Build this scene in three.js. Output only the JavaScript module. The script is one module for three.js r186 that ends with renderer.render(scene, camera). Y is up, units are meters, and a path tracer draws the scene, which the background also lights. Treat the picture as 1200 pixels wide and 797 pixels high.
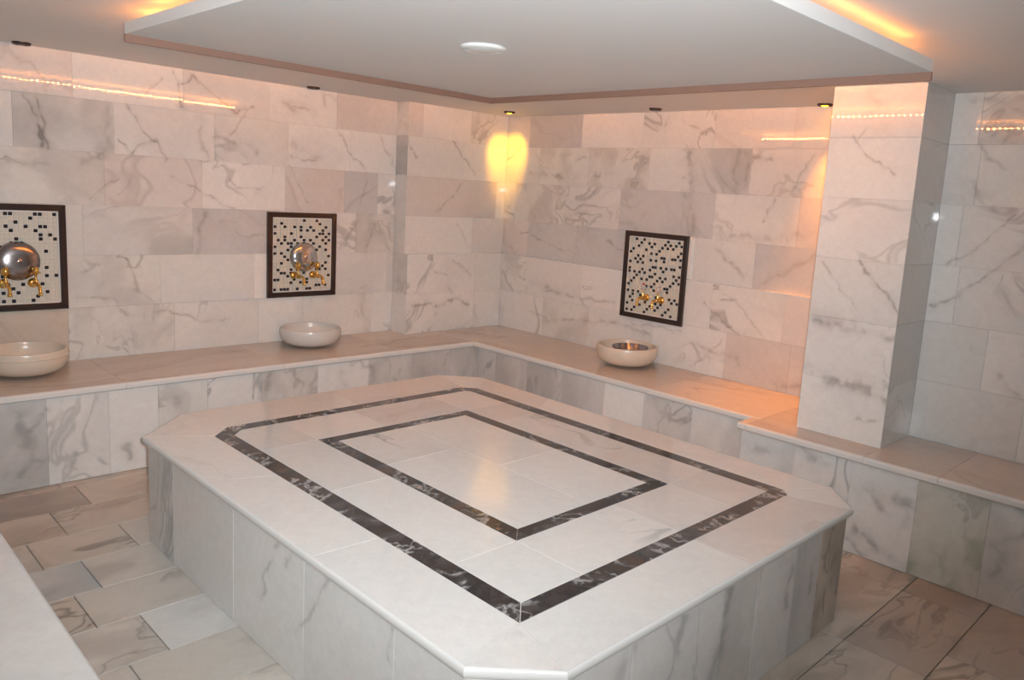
import * as THREE from 'three';
import { RectAreaLightUniformsLib } from 'three/addons/lights/RectAreaLightUniformsLib.js';
import { RoundedBoxGeometry } from 'three/addons/geometries/RoundedBoxGeometry.js';
import { mergeGeometries } from 'three/addons/utils/BufferGeometryUtils.js';

// ---------------------------------------------------------------- camera, lights, exposure
// World: metres, y up. The corner of the two tiled walls is the origin; wall_left is the plane x = 0,
// wall_back the plane z = 0, the photographer stands at large x and z.
const scene = new THREE.Scene();
scene.background = new THREE.Color(0x000000);
const renderer = new THREE.WebGLRenderer({ antialias: true });
renderer.toneMapping = THREE.LinearToneMapping;
renderer.toneMappingExposure = 1.0;
renderer.shadowMap.enabled = true;
RectAreaLightUniformsLib.init();

const camera = new THREE.PerspectiveCamera(47.11, 1200 / 797, 0.05, 60);
const CAM = new THREE.Vector3(5.1249, 1.638, 4.4646);
const LOOK = new THREE.Vector3();
{
  const yaw = 0.7601, pitch = -0.1554, roll = 0.0632;
  LOOK.set(-Math.sin(yaw) * Math.cos(pitch), Math.sin(pitch), -Math.cos(yaw) * Math.cos(pitch));
  const right = new THREE.Vector3(Math.cos(yaw), 0, -Math.sin(yaw));
  const up = right.clone().cross(LOOK);
  camera.position.copy(CAM);
  camera.up.copy(up.multiplyScalar(Math.cos(roll)).addScaledVector(right, -Math.sin(roll)));
  camera.lookAt(CAM.clone().add(LOOK));
  camera.setViewOffset(1200, 797, -52.5, 26.5, 1200, 797);
}

// the flash of the photographer's camera: small, neutral white, falling off towards the frame's corners
const FLASH = new THREE.SpotLight(new THREE.Color().setRGB(0.94, 1, 1.03), 34, 0, 0.93, 1, 2);
FLASH.position.set(5.13, 1.66, 4.42);
FLASH.target.position.copy(CAM).addScaledVector(LOOK, 3).add(new THREE.Vector3(-0.40, 0.70, 0.34));
FLASH.castShadow = true; FLASH.shadow.radius = 1; FLASH.shadow.mapSize.set(2048, 2048);
scene.add(FLASH, FLASH.target);

const LED_COLOUR = new THREE.Color().setRGB(1, 0.32, 0.055);      // amber tape in the ceiling cove
const LED_POWER = 80;
const SPOT_COLOUR = new THREE.Color().setRGB(1, 0.45, 0.012);     // amber downlights
const SPOT_COLOUR_DEEP = new THREE.Color().setRGB(1, 0.30, 0.012);  // the one beside the pier is redder
const veinsA = [[0.01,0.85,-3.35,1.99,-3.31,1.87,-3.29,1.72],
 [0.009,0.8,-3.3,1.99,-3.28,1.85,-3.26,1.72],
 [0.008,0.6,-2.86,2,-2.78,1.9,-2.76,1.85,-2.68,1.81,-2.64,1.71],
 [0.008,0.55,-2.68,1.81,-2.78,1.78,-2.83,1.73],
 [0.007,0.5,-2.83,1.73,-2.9,1.79],
 [0.01,0.6,-2.59,2.23,-2.55,2.16,-2.54,2.03],
 [0.008,0.5,-2.55,2.16,-2.48,2.22,-2.44,2.18],
 [0.008,0.6,-2.49,2.23,-2.37,2.14,-2.21,2.04,-2.09,2.08],
 [0.006,0.4,-2.65,2.18,-2.8,2.05],
 [0.007,0.4,-2.14,2.05,-2.24,1.88],
 [0.016,0.3,-2.44,1.98,-2.43,1.84,-2.38,1.73],
 [0.018,0.35,-2.35,1.86,-2.24,1.84,-2.1,1.83,-2.07,1.78],
 [0.006,0.4,-2.25,1.62,-2.21,1.55,-2.01,1.57],
 [0.007,0.4,-2.61,1.61,-2.43,1.52,-2.3,1.45,-2.21,1.43],
 [0.006,0.4,-3.06,1.44,-2.99,1.5,-2.92,1.58],
 [0.006,0.35,-2.9,1.47,-2.83,1.6],
 [0.006,0.4,-1.83,1.72,-1.77,1.6,-1.68,1.47],
 [0.007,0.45,-1.47,2,-1.33,1.81,-1.22,1.72],
 [0.006,0.4,-1.12,1.99,-1.04,1.87,-0.96,1.76],
 [0.008,0.3,-1.25,1.48,-1.22,1.7],
 [0.018,0.5,-2.41,1.38,-2.43,1.27,-2.45,1.13],
 [0.007,0.4,-2.32,1.32,-2.21,1.33],
 [0.006,0.4,-2.21,1.26,-2.15,1.22,-2.01,1.25],
 [0.014,0.4,-1.28,1.34,-1.36,1.25,-1.42,1.16],
 [0.014,0.45,-1.15,1.34,-1.19,1.19,-1.22,1.11],
 [0.01,0.4,-1.83,1.78,-1.76,1.77,-1.63,1.78],
 [0.03,0.22,-1.8,1.86,-1.6,1.78],
 [0.012,0.4,-3.12,1.02,-3.07,1.04],
 [0.01,0.4,-2.89,1.1,-2.84,0.98,-2.82,0.9,-2.72,0.83],
 [0.012,0.35,-3.14,0.87,-2.96,0.86,-2.87,0.74],
 [0.008,0.35,-2.72,0.78,-2.41,0.67,-2.24,0.69],
 [0.02,0.3,-1.89,2.14,-1.8,2.09],
 [0.01,0.4,-1.83,2.12,-1.8,2.13,-1.7,2.1],
 [0.01,0.4,-1.59,2.25,-1.57,2.15],
 [0.03,0.3,-2.96,1.98,-2.95,1.74],
 [0.03,0.25,-3.1,1.65,-2.99,1.69],
 [0.02,0.25,-3.45,1.65,-3.37,1.63,-3.25,1.63]];
const veinsAp = [[0.008,0.5,-0.97,1.97,-0.87,1.85],
 [0.007,0.5,-0.55,2.01,-0.41,1.87,-0.29,1.76],
 [0.006,0.5,-0.44,1.68,-0.57,1.54,-0.69,1.44],
 [0.006,0.4,-0.47,1.37,-0.33,1.17],
 [0.014,0.6,-0.9,0.72,-0.74,0.74],
 [0.014,0.65,-0.68,0.71,-0.48,0.74,-0.35,0.71],
 [0.007,0.4,-0.75,1.09,-0.71,0.97,-0.58,0.96],
 [0.008,0.4,-0.52,1.06,-0.33,0.94],
 [0.012,0.3,-0.27,0.67,-0.23,0.53],
 [0.01,0.3,-0.57,0.86,-0.53,0.79]];
const veinsBu = [[0.03,0.5,1.97,2,2.02,1.86,2.02,1.71],
 [0.022,0.4,2.37,1.99,2.36,1.87,2.38,1.75],
 [0.014,0.5,2.43,1.98,2.45,1.84,2.44,1.75],
 [0.03,0.4,1.99,1.68,2.06,1.57,2.06,1.45],
 [0.006,0.45,2.59,1.55,2.66,1.69],
 [0.006,0.4,2.78,1.76,2.85,1.9,2.9,1.98],
 [0.006,0.6,0.37,1.31,0.47,1.31,0.67,1.25,0.96,1.2],
 [0.01,0.5,1.33,1.32,1.52,1.25],
 [0.02,0.45,2.28,1.35,2.38,1.27,2.49,1.19],
 [0.02,0.3,2.59,1.14,2.79,1.25,2.97,1.36],
 [0.016,0.45,2.49,1.96,2.54,1.96,2.61,1.94],
 [0.014,0.6,0.69,1.79,0.82,1.78],
 [0.012,0.45,1.15,1.81,1.2,1.79,1.21,1.82],
 [0.01,0.4,0.94,1.92,1.07,1.94],
 [0.008,0.4,1.79,2.23,1.76,2.15],
 [0.008,0.4,1.91,2.2,1.99,2.15,2.09,2.11],
 [0.02,0.3,0.43,1.8,0.63,1.79],
 [0.02,0.3,0.85,1.47,1.11,1.52],
 [0.03,0.3,2.3,1.46,2.52,1.45,2.76,1.45],
 [0.014,0.4,2.97,1.98,2.96,1.93],
 [0.006,0.4,1.17,1.7,1.02,1.54],
 [0.03,0.3,2.81,1.5,2.98,1.5]];
const veinsBl = [[0.03,0.4,0.66,0.91,0.84,0.88],
 [0.014,0.4,0.58,0.68,0.81,0.63,1.13,0.69,1.48,0.73,1.84,0.68],
 [0.012,0.35,0.74,0.88,1.12,0.86,1.46,0.87],
 [0.007,0.4,2.24,0.98,2.38,0.9,2.52,0.81],
 [0.009,0.4,2.4,1.06,2.54,0.97,2.71,0.83],
 [0.006,0.4,2.18,0.53,2.31,0.66,2.4,0.75],
 [0.016,0.4,2.22,0.69,2.36,0.67,2.52,0.66],
 [0.014,0.3,2.54,0.66,2.58,0.58],
 [0.02,0.35,2.83,0.55,3.03,0.57],
 [0.01,0.3,1.64,0.75,2.09,0.76]];
const veinsP = [[0.007,0.45,3.42,2,3.49,1.93,3.54,1.9,3.65,1.83],
 [0.01,0.6,3.53,1.41,3.64,1.28,3.75,1.19],
 [0.006,0.35,3.33,1.38,3.45,1.25,3.55,1.16],
 [0.03,0.55,3.32,1.09,3.37,1.07],
 [0.035,0.45,3.38,1.07,3.54,1.09,3.65,1.07,3.75,1.05],
 [0.035,0.5,3.45,0.78,3.51,0.77,3.62,0.78,3.74,0.74],
 [0.01,0.35,3.61,0.62,3.65,0.61,3.74,0.64],
 [0.03,0.2,3.48,2.23,3.53,2.15],
 [0.006,0.3,3.48,2.05,3.44,1.99]];
const veinsR = [[0.01,0.5,3.76,1.19,3.88,1.27,4.02,1.39,4.1,1.49,4.18,1.54],
 [0.008,0.45,3.81,1.41,3.89,1.47,3.99,1.56,4.09,1.69],
 [0.01,0.35,3.89,2.01,3.94,1.95,4.02,1.89],
 [0.014,0.35,3.89,1.82,3.93,1.72,4.07,1.69],
 [0.008,0.3,3.98,1.04,3.99,1],
 [0.02,0.3,4.12,0.9,4.21,0.82],
 [0.006,0.3,4.07,1.38,4.05,1.27],
 [0.02,0.3,3.83,2.22,4.05,2.21]];
const veinsPZ = [[0.012,0.35,2.8,0.43,2.74,0.31,2.68,0.19],
 [0.01,0.3,2.93,0.45,2.85,0.37],
 [0.012,0.35,3.13,0.44,3.04,0.3,2.94,0.17],
 [0.01,0.4,3.47,0.44,3.47,0.34]];
const veinsPX = [[0.03,0.5,-2.35,0.43,-2.37,0.31,-2.41,0.15],
 [0.02,0.4,-2.6,0.43,-2.63,0.33],
 [0.02,0.45,-1.93,0.38,-1.95,0.22],
 [0.015,0.4,-1.76,0.33,-1.75,0.22],
 [0.02,0.45,-1.56,0.3,-1.63,0.14,-1.72,0.07],
 [0.02,0.35,-1.5,0.39,-1.51,0.14],
 [0.02,0.3,-2.84,0.44,-2.91,0.37]];
const veinsB2 = [[0.03,0.45,3.78,0.35,3.86,0.27],
 [0.03,0.5,3.91,0.34,3.97,0.32],
 [0.025,0.5,3.73,0.14,3.84,0.07,3.98,0.04],
 [0.02,0.4,4.34,0.26,4.39,0.33,4.44,0.37],
 [0.015,0.4,4.34,0.26,4.39,0.22,4.34,0.13],
 [0.03,0.3,3.14,0.37,3.33,0.4],
 [0.03,0.4,3.4,0.44,3.52,0.41],
 [0.04,0.3,4.27,0.13,4.31,0.05],
 [0.02,0.4,3.67,0.08,3.79,0.01]];
const veinsBA = [[0.05,0.5,-3.59,0.38,-3.56,0.25],
 [0.05,0.45,-3.62,0.08,-3.51,0.15],
 [0.02,0.4,-3.47,0.41,-3.54,0.31],
 [0.015,0.5,-3.35,0.14,-3.33,0.06],
 [0.02,0.45,-3.1,0.16,-3.09,0.08],
 [0.02,0.4,-2.84,0.38,-2.83,0.31],
 [0.03,0.45,-2.28,0.44,-2.31,0.33],
 [0.02,0.4,-2.13,0.45,-2.09,0.38],
 [0.02,0.5,-1.58,0.44,-1.55,0.31],
 [0.03,0.3,-1.79,0.38,-1.76,0.31],
 [0.02,0.5,-1.37,0.29,-1.33,0.26],
 [0.02,0.45,-0.91,0.43,-0.92,0.27],
 [0.04,0.35,-1.18,0.36,-1.1,0.29]];

// ---------------------------------------------------------------- helpers
let seedState = 20240611;
function rnd() { seedState = (Math.imul(seedState, 1664525) + 1013904223) >>> 0; return seedState / 4294967296; }
const rr = (a, b) => a + (b - a) * rnd();
const taken = {};
function numbered(n) { if (!(n in taken)) { taken[n] = 0; return n; } taken[n]++; return n + '_' + String(taken[n]).padStart(3, '0'); }
function obj(name, geometry, material, parent, top = false) {
  const m = new THREE.Mesh(geometry, material);
  m.name = top ? numbered(name) : name; m.castShadow = true; m.receiveShadow = true;
  if (parent) parent.add(m);
  return m;
}
function thing(name, label, category, pos = [0, 0, 0], group) {
  const o = new THREE.Group(); o.name = numbered(name); o.position.set(...pos); scene.add(o);
  o.userData = { label, category }; if (group) o.userData.group = group;
  return o;
}
function struct(name, label, category) {
  const o = new THREE.Group(); o.name = name; scene.add(o);
  o.userData = { label, category, kind: 'structure' };
  return o;
}
function boxGeo(x0, y0, z0, x1, y1, z1) {
  const g = new THREE.BoxGeometry(x1 - x0, y1 - y0, z1 - z0); g.translate((x0 + x1) / 2, (y0 + y1) / 2, (z0 + z1) / 2); return g;
}

// value noise
const PERM = new Uint8Array(512); const VAL = new Float32Array(256);
{ const p = [...Array(256).keys()]; for (let i = 255; i > 0; i--) { const j = Math.floor(rnd() * (i + 1)); [p[i], p[j]] = [p[j], p[i]]; } for (let i = 0; i < 512; i++) PERM[i] = p[i & 255]; for (let i = 0; i < 256; i++) VAL[i] = rnd(); }
function noise(x, y) {
  const xi = Math.floor(x), yi = Math.floor(y); let fx = x - xi, fy = y - yi;
  fx = fx * fx * (3 - 2 * fx); fy = fy * fy * (3 - 2 * fy);
  const a = PERM[xi & 255], b = PERM[(xi + 1) & 255], y0 = yi & 255, y1 = (yi + 1) & 255;
  const v00 = VAL[PERM[a + y0]], v10 = VAL[PERM[b + y0]], v01 = VAL[PERM[a + y1]], v11 = VAL[PERM[b + y1]];
  return (v00 + (v10 - v00) * fx) * (1 - fy) + (v01 + (v11 - v01) * fx) * fy;
}
function fbm(x, y, o = 4) { let s = 0, a = 0.5, t = 0; for (let i = 0; i < o; i++) { s += a * noise(x, y); t += a; a *= 0.55; x = x * 2.03 + 17.1; y = y * 2.03 - 9.7; } return s / t; }
const sm = (a, b, x) => { const t = Math.min(1, Math.max(0, (x - a) / (b - a))); return t * t * (3 - 2 * t); };

// stone kinds: base colour, second colour of the clouds, vein colour (linear albedo)
const KINDS = {
  white: { c: [0.76, 0.74, 0.72], d: [0.66, 0.645, 0.635], v: [0.36, 0.35, 0.35], vein: 0.62, cloud: 0.6, scale: 2.9, stretch: 0.6 },
  plain: { c: [0.78, 0.765, 0.745], d: [0.73, 0.715, 0.70], v: [0.5, 0.49, 0.48], vein: 0.18, cloud: 0.5, scale: 1.6, stretch: 0.6 },
  grey: { c: [0.60, 0.595, 0.60], d: [0.50, 0.495, 0.505], v: [0.30, 0.29, 0.30], vein: 0.35, cloud: 0.7, scale: 2.2, stretch: 0.6 },
  blush: { c: [0.70, 0.66, 0.635], d: [0.62, 0.575, 0.555], v: [0.40, 0.35, 0.33], vein: 0.35, cloud: 0.6, scale: 2.2, stretch: 0.6 },
  mottled: { c: [0.73, 0.71, 0.68], d: [0.58, 0.56, 0.54], v: [0.34, 0.32, 0.31], vein: 0.7, cloud: 0.9, scale: 3.4, stretch: 0.8 },
  dim: { c: [0.63, 0.62, 0.61], d: [0.47, 0.47, 0.465], v: [0.27, 0.27, 0.28], vein: 0.6, cloud: 0.9, scale: 2.6, stretch: 0.5 },
  green: { c: [0.62, 0.61, 0.55], d: [0.42, 0.43, 0.355], v: [0.30, 0.30, 0.27], vein: 0.7, cloud: 1, scale: 5.5, stretch: 0.7 },
  sand: { c: [0.60, 0.53, 0.46], d: [0.44, 0.375, 0.315], v: [0.27, 0.22, 0.18], vein: 0.8, cloud: 0.95, scale: 5.0, stretch: 0.4 },
  brown: { c: [0.49, 0.42, 0.365], d: [0.35, 0.29, 0.25], v: [0.23, 0.19, 0.16], vein: 0.8, cloud: 0.95, scale: 5.0, stretch: 0.4 },
  tan: { c: [0.64, 0.555, 0.49], d: [0.54, 0.455, 0.39], v: [0.38, 0.30, 0.25], vein: 0.4, cloud: 0.7, scale: 2.4, stretch: 0.3 },  // bench tops: white marble with its dim, warm light put into the colour
  pebble: { c: [0.66, 0.61, 0.55], d: [0.50, 0.455, 0.41], v: [0.32, 0.28, 0.25], vein: 0.8, cloud: 0.9, scale: 4.2, stretch: 0.5 },
  taupe: { c: [0.44, 0.37, 0.32], d: [0.36, 0.30, 0.26], v: [0.25, 0.20, 0.17], vein: 0.5, cloud: 0.7, scale: 2.6, stretch: 0.35 },
};
class Stone {                                                   // a computed colour map for one surface, in that surface's metres
  constructor(x0, y0, x1, y1, ppm) {
    Object.assign(this, { x0, y0, x1, y1, ppm, w: Math.ceil((x1 - x0) * ppm), h: Math.ceil((y1 - y0) * ppm) });
    this.a = new Float32Array(this.w * this.h * 3).fill(0.6);
  }
  uv(x, y) { return [(x - this.x0) / (this.x1 - this.x0), (y - this.y0) / (this.y1 - this.y0)]; }
  piece(poly, kind, angle = 0, tone = 1) {
    const k = KINDS[kind], { ppm } = this; let ax = 1e9, ay = 1e9, bx = -1e9, by = -1e9;
    for (const [x, y] of poly) { ax = Math.min(ax, x); ay = Math.min(ay, y); bx = Math.max(bx, x); by = Math.max(by, y); }
    const i0 = Math.max(0, Math.floor((ax - this.x0) * ppm)), i1 = Math.min(this.w, Math.ceil((bx - this.x0) * ppm));
    const j0 = Math.max(0, Math.floor((ay - this.y0) * ppm)), j1 = Math.min(this.h, Math.ceil((by - this.y0) * ppm));
    const ox = rnd() * 200, oy = rnd() * 200, ca = Math.cos(angle), sa = Math.sin(angle), s = k.scale * rr(0.85, 1.2), vm = k.vein * rr(0.6, 1.2);
    const n = poly.length, test = n !== 4 || poly.some((p, i) => { const q = poly[(i + 1) % n]; return Math.abs(p[0] - q[0]) > 1e-6 && Math.abs(p[1] - q[1]) > 1e-6; });
    for (let j = j0; j < j1; j++) for (let i = i0; i < i1; i++) {
      const x = this.x0 + (i + 0.5) / ppm, y = this.y0 + (j + 0.5) / ppm;
      if (test) { let inside = true; for (let e = 0; e < n && inside; e++) { const p = poly[e], q = poly[(e + 1) % n]; if ((q[0] - p[0]) * (y - p[1]) - (q[1] - p[1]) * (x - p[0]) < -0.004) inside = false; } if (!inside) continue; }
      const u = (x * ca + y * sa) * s * k.stretch + ox, v = (-x * sa + y * ca) * s + oy;
      const w1 = fbm(u * 1.3 + 5, v * 1.3, 3) - 0.5, w2 = fbm(u * 1.3, v * 1.3 + 31, 3) - 0.5;
      const cl = sm(0.36, 0.72, fbm(u * 1.1 + w1, v * 1.1 + w2, 4)) * k.cloud;
      const ridge = 1 - Math.abs(2 * fbm(u * 1.5 + 1.7 * w1 + 60, v * 1.5 + 1.7 * w2, 4) - 1);
      const ve = sm(k.thin ?? 0.90, 1.0, ridge) * sm(k.mask ?? 0.42, (k.mask ?? 0.42) + 0.26, fbm(u * 0.9 + 90, v * 0.9, 2)) * vm;
      const fine = 1 + (noise(x * 160 + ox, y * 160) - 0.5) * 0.05 + (noise(x * 42, y * 42 + oy) - 0.5) * 0.05;
      const o = (j * this.w + i) * 3;
      for (let c = 0; c < 3; c++) { let b = k.c[c] + (k.d[c] - k.c[c]) * cl; b += (k.v[c] - b) * ve; this.a[o + c] = b * tone * fine; }
    }
  }
  veins(list, col = [0.27, 0.245, 0.235]) {
    for (const [w, strength, ...f] of list) {
      const pts = []; for (let i = 0; i < f.length; i += 2) pts.push([f[i], f[i + 1]]);
      const m = w * 5 + 0.02, xs = pts.map(p => p[0]), ys = pts.map(p => p[1]), off = rnd() * 90;
      const i0 = Math.max(0, Math.floor((Math.min(...xs) - m - this.x0) * this.ppm)), i1 = Math.min(this.w, Math.ceil((Math.max(...xs) + m - this.x0) * this.ppm));
      const j0 = Math.max(0, Math.floor((Math.min(...ys) - m - this.y0) * this.ppm)), j1 = Math.min(this.h, Math.ceil((Math.max(...ys) + m - this.y0) * this.ppm));
      for (let j = j0; j < j1; j++) for (let i = i0; i < i1; i++) {
        let x = this.x0 + (i + 0.5) / this.ppm, y = this.y0 + (j + 0.5) / this.ppm;
        const jx = (fbm(x * 14 + off, y * 14, 3) - 0.5) * 0.05, jy = (fbm(x * 14, y * 14 + off, 3) - 0.5) * 0.05;
        x += jx; y += jy; let d = 1e9;
        for (let k = 0; k + 1 < pts.length; k++) {
          const [ax, ay] = pts[k], [bx, by] = pts[k + 1], dx = bx - ax, dy = by - ay;
          const t = Math.min(1, Math.max(0, ((x - ax) * dx + (y - ay) * dy) / (dx * dx + dy * dy + 1e-9)));
          d = Math.min(d, Math.hypot(x - ax - t * dx, y - ay - t * dy));
        }
        const q = d / (w * 0.75), h = d / (w * 2.2), md = 0.35 + 0.9 * sm(0.25, 0.7, fbm(x * 22 + off, y * 22, 2)), g = (Math.exp(-q * q) * 0.72 + Math.exp(-h * h) * 0.2) * strength * md;
        if (g < 0.01) continue;
        const o = (j * this.w + i) * 3; for (let c = 0; c < 3; c++) this.a[o + c] += (col[c] * 0.9 - this.a[o + c]) * Math.min(0.9, g);
      }
    }
  }
  material(roughness, extra = {}) {
    const d = new Uint8Array(this.w * this.h * 4);
    for (let i = 0; i < this.w * this.h; i++) {
      for (let c = 0; c < 3; c++) { const l = Math.min(1, Math.max(0, this.a[i * 3 + c])); d[i * 4 + c] = Math.round(255 * (l <= 0.0031308 ? 12.92 * l : 1.055 * Math.pow(l, 1 / 2.4) - 0.055)); }
      d[i * 4 + 3] = 255;
    }
    const t = new THREE.DataTexture(d, this.w, this.h, THREE.RGBAFormat);
    t.colorSpace = THREE.SRGBColorSpace; t.magFilter = THREE.LinearFilter; t.minFilter = THREE.LinearMipmapLinearFilter; t.generateMipmaps = true; t.needsUpdate = true;
    this.a = null;
    return new THREE.MeshPhysicalMaterial({ map: t, roughness, metalness: 0, ...extra });
  }
}
// one stone piece: convex polygon in the surface's own plane (anticlockwise), face at z = 0, thin arris, sides down to -t
function pieceGeo(poly, t, arris, gap, stone, [ox, oy]) {
  const n = poly.length;
  const inset = d => poly.map((p, i) => {
    const a = poly[(i + n - 1) % n], b = poly[(i + 1) % n];
    let e1x = p[0] - a[0], e1y = p[1] - a[1], e2x = b[0] - p[0], e2y = b[1] - p[1];
    const l1 = Math.hypot(e1x, e1y), l2 = Math.hypot(e2x, e2y); e1x /= l1; e1y /= l1; e2x /= l2; e2y /= l2;
    const n1 = [-e1y, e1x], n2 = [-e2y, e2x], k = 1 + n1[0] * n2[0] + n1[1] * n2[1];
    return [p[0] + d * (n1[0] + n2[0]) / k, p[1] + d * (n1[1] + n2[1]) / k];
  });
  const rings = [[inset(gap), -t], [inset(gap), -arris], [inset(gap + arris), 0]];
  const pos = [], uv = [], idx = [], nor = [];
  const put = (p, z, nx, ny, nz) => { pos.push(p[0] - ox, p[1] - oy, z); uv.push(...(stone ? stone.uv(p[0], p[1]) : [p[0], p[1]])); nor.push(nx, ny, nz); return pos.length / 3 - 1; };
  const top = rings[2][0].map(p => put(p, 0, 0, 0, 1));
  for (let i = 1; i + 1 < n; i++) idx.push(top[0], top[i], top[i + 1]);
  for (let r = 0; r < 2; r++) for (let i = 0; i < n; i++) {
    const j = (i + 1) % n, [A, za] = rings[r], [B, zb] = rings[r + 1];
    const ex = A[j][0] - A[i][0], ey = A[j][1] - A[i][1], l = Math.hypot(ex, ey) || 1, s = r ? 0.7071 : 1, nz = r ? 0.7071 : 0;
    const nx = ey / l * s, ny = -ex / l * s;
    const a = put(A[i], za, nx, ny, nz), b = put(A[j], za, nx, ny, nz), c = put(B[j], zb, nx, ny, nz), d = put(B[i], zb, nx, ny, nz);
    idx.push(a, b, c, a, c, d);
  }
  const g = new THREE.BufferGeometry();
  g.setAttribute('position', new THREE.Float32BufferAttribute(pos, 3)); g.setAttribute('normal', new THREE.Float32BufferAttribute(nor, 3)); g.setAttribute('uv', new THREE.Float32BufferAttribute(uv, 2)); g.setIndex(idx);
  return g;
}
const rect = (x0, y0, x1, y1) => [[x0, y0], [x1, y0], [x1, y1], [x0, y1]];
// lays stone pieces on a parent whose local xy is the surface; list: [poly, kind, angle, tone, tiltX, tiltY]
function lay(parent, stone, list, { name = 'marble_tile', t = 0.012, arris = 0.0007, gap = 0.0004, tilt = 0.0007, z = 0, roughness = 0.02, veins, veinColour, extra } = {}) {
  for (const [poly, kind, angle = 0, tone = 1] of list) stone.piece(poly, kind, angle, tone * rr(0.97, 1.03));
  if (veins) stone.veins(veins, veinColour);
  const mat = stone.material(roughness, extra), out = [];
  for (const [poly, , , , tx, ty] of list) {
    const c = [0, 0]; for (const p of poly) { c[0] += p[0] / poly.length; c[1] += p[1] / poly.length; }
    const m = obj(name, pieceGeo(poly, t, arris, gap, stone, c), mat, parent);
    m.position.set(c[0], c[1], z); m.rotation.set(tx ?? rr(-tilt, tilt), ty ?? rr(-tilt, tilt), 0);
    out.push(m);
  }
  return out;
}
// rows of tiles: rows = [y0, y1, [joint, joint, ...], [kind, ...]]
function rowsOf(rows, pick) {
  const out = [];
  for (const [y0, y1, cuts, kinds, tilts] of rows) for (let i = 0; i + 1 < cuts.length; i++) {
    const k = (kinds && kinds[i]) || pick();
    out.push([rect(cuts[i], y0, cuts[i + 1], y1), k, rr(-1.2, 1.2), rr(0.95, 1.05), tilts && tilts[i]]);
  }
  return out;
}
const pickWall = () => { const r = rnd(); return r < 0.42 ? 'white' : r < 0.62 ? 'plain' : r < 0.78 ? 'blush' : r < 0.92 ? 'mottled' : 'grey'; };
const facing = { px: Math.PI / 2, nx: -Math.PI / 2, pz: 0, nz: Math.PI };
function plane(parent, at, turn) { const g = new THREE.Group(); g.position.set(...at); g.rotation.y = turn; g.name = 'tiling'; parent.add(g); return g; }

// ---------------------------------------------------------------- plain materials
const std = (r, g, b, roughness, extra = {}) => new THREE.MeshPhysicalMaterial({ color: new THREE.Color().setRGB(r, g, b), roughness, ...extra });
const M = {
  paint: std(0.78, 0.77, 0.76, 0.75),
  grout: std(0.50, 0.47, 0.44, 0.9),
  core: std(0.55, 0.53, 0.50, 0.9),
  marble: std(0.74, 0.725, 0.705, 0.12),
  lip: std(0.30, 0.17, 0.125, 0.6),
  frame: std(0.030, 0.018, 0.016, 0.22),
  liner: std(0.78, 0.75, 0.71, 0.35),
  cream: std(0.66, 0.62, 0.54, 0.2),
  black: std(0.022, 0.016, 0.018, 0.16),
  gold: std(0.90, 0.55, 0.16, 0.16, { metalness: 1 }),
  steel: std(0.62, 0.60, 0.60, 0.14, { metalness: 1 }),
  pewter: std(0.36, 0.32, 0.32, 0.2, { metalness: 1 }),
  porcelain: std(0.55, 0.5, 0.48, 0.2),
  red: std(0.6, 0.05, 0.03, 0.25),
  bronze: std(0.07, 0.05, 0.045, 0.4, { metalness: 0.6 }),
  bulbOff: std(0.22, 0.2, 0.19, 0.2),
  tape: std(0.75, 0.72, 0.66, 0.6),
  lampGlass: std(0.80, 0.80, 0.79, 0.25),
  whitePlastic: std(0.80, 0.79, 0.78, 0.35),
};
const DIODE = new THREE.MeshStandardMaterial({ color: 0x2a1208, emissive: LED_COLOUR, emissiveIntensity: 800 });
const DIODE_SOFT = new THREE.MeshStandardMaterial({ color: 0x2a1208, emissive: LED_COLOUR, emissiveIntensity: 3 });   // the two tapes on the photographer's side burn lower
const BULB_ON = new THREE.MeshStandardMaterial({ color: 0x2a1a04, emissive: SPOT_COLOUR, emissiveIntensity: 25 });

// ---------------------------------------------------------------- dimensions
const HC = 2.256, HB = 0.4995, HP = 0.486, X1 = 6.0, Z1 = 4.95;
const AU = 0.149, AL = 0.191, AM = 0.965, E = 0.038;              // projecting stretch of wall_left, ledge depth
const PL0 = 3.297, PL1 = 3.745, PLZ = 0.637, RZ = 0.26;           // pier and the wall beyond it
const R0 = 0.4995, R1 = 0.81, R2 = 1.118, R3 = 1.41, R4 = 1.713, R5 = 2.008;   // tile courses
const TT = 0.012;

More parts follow.
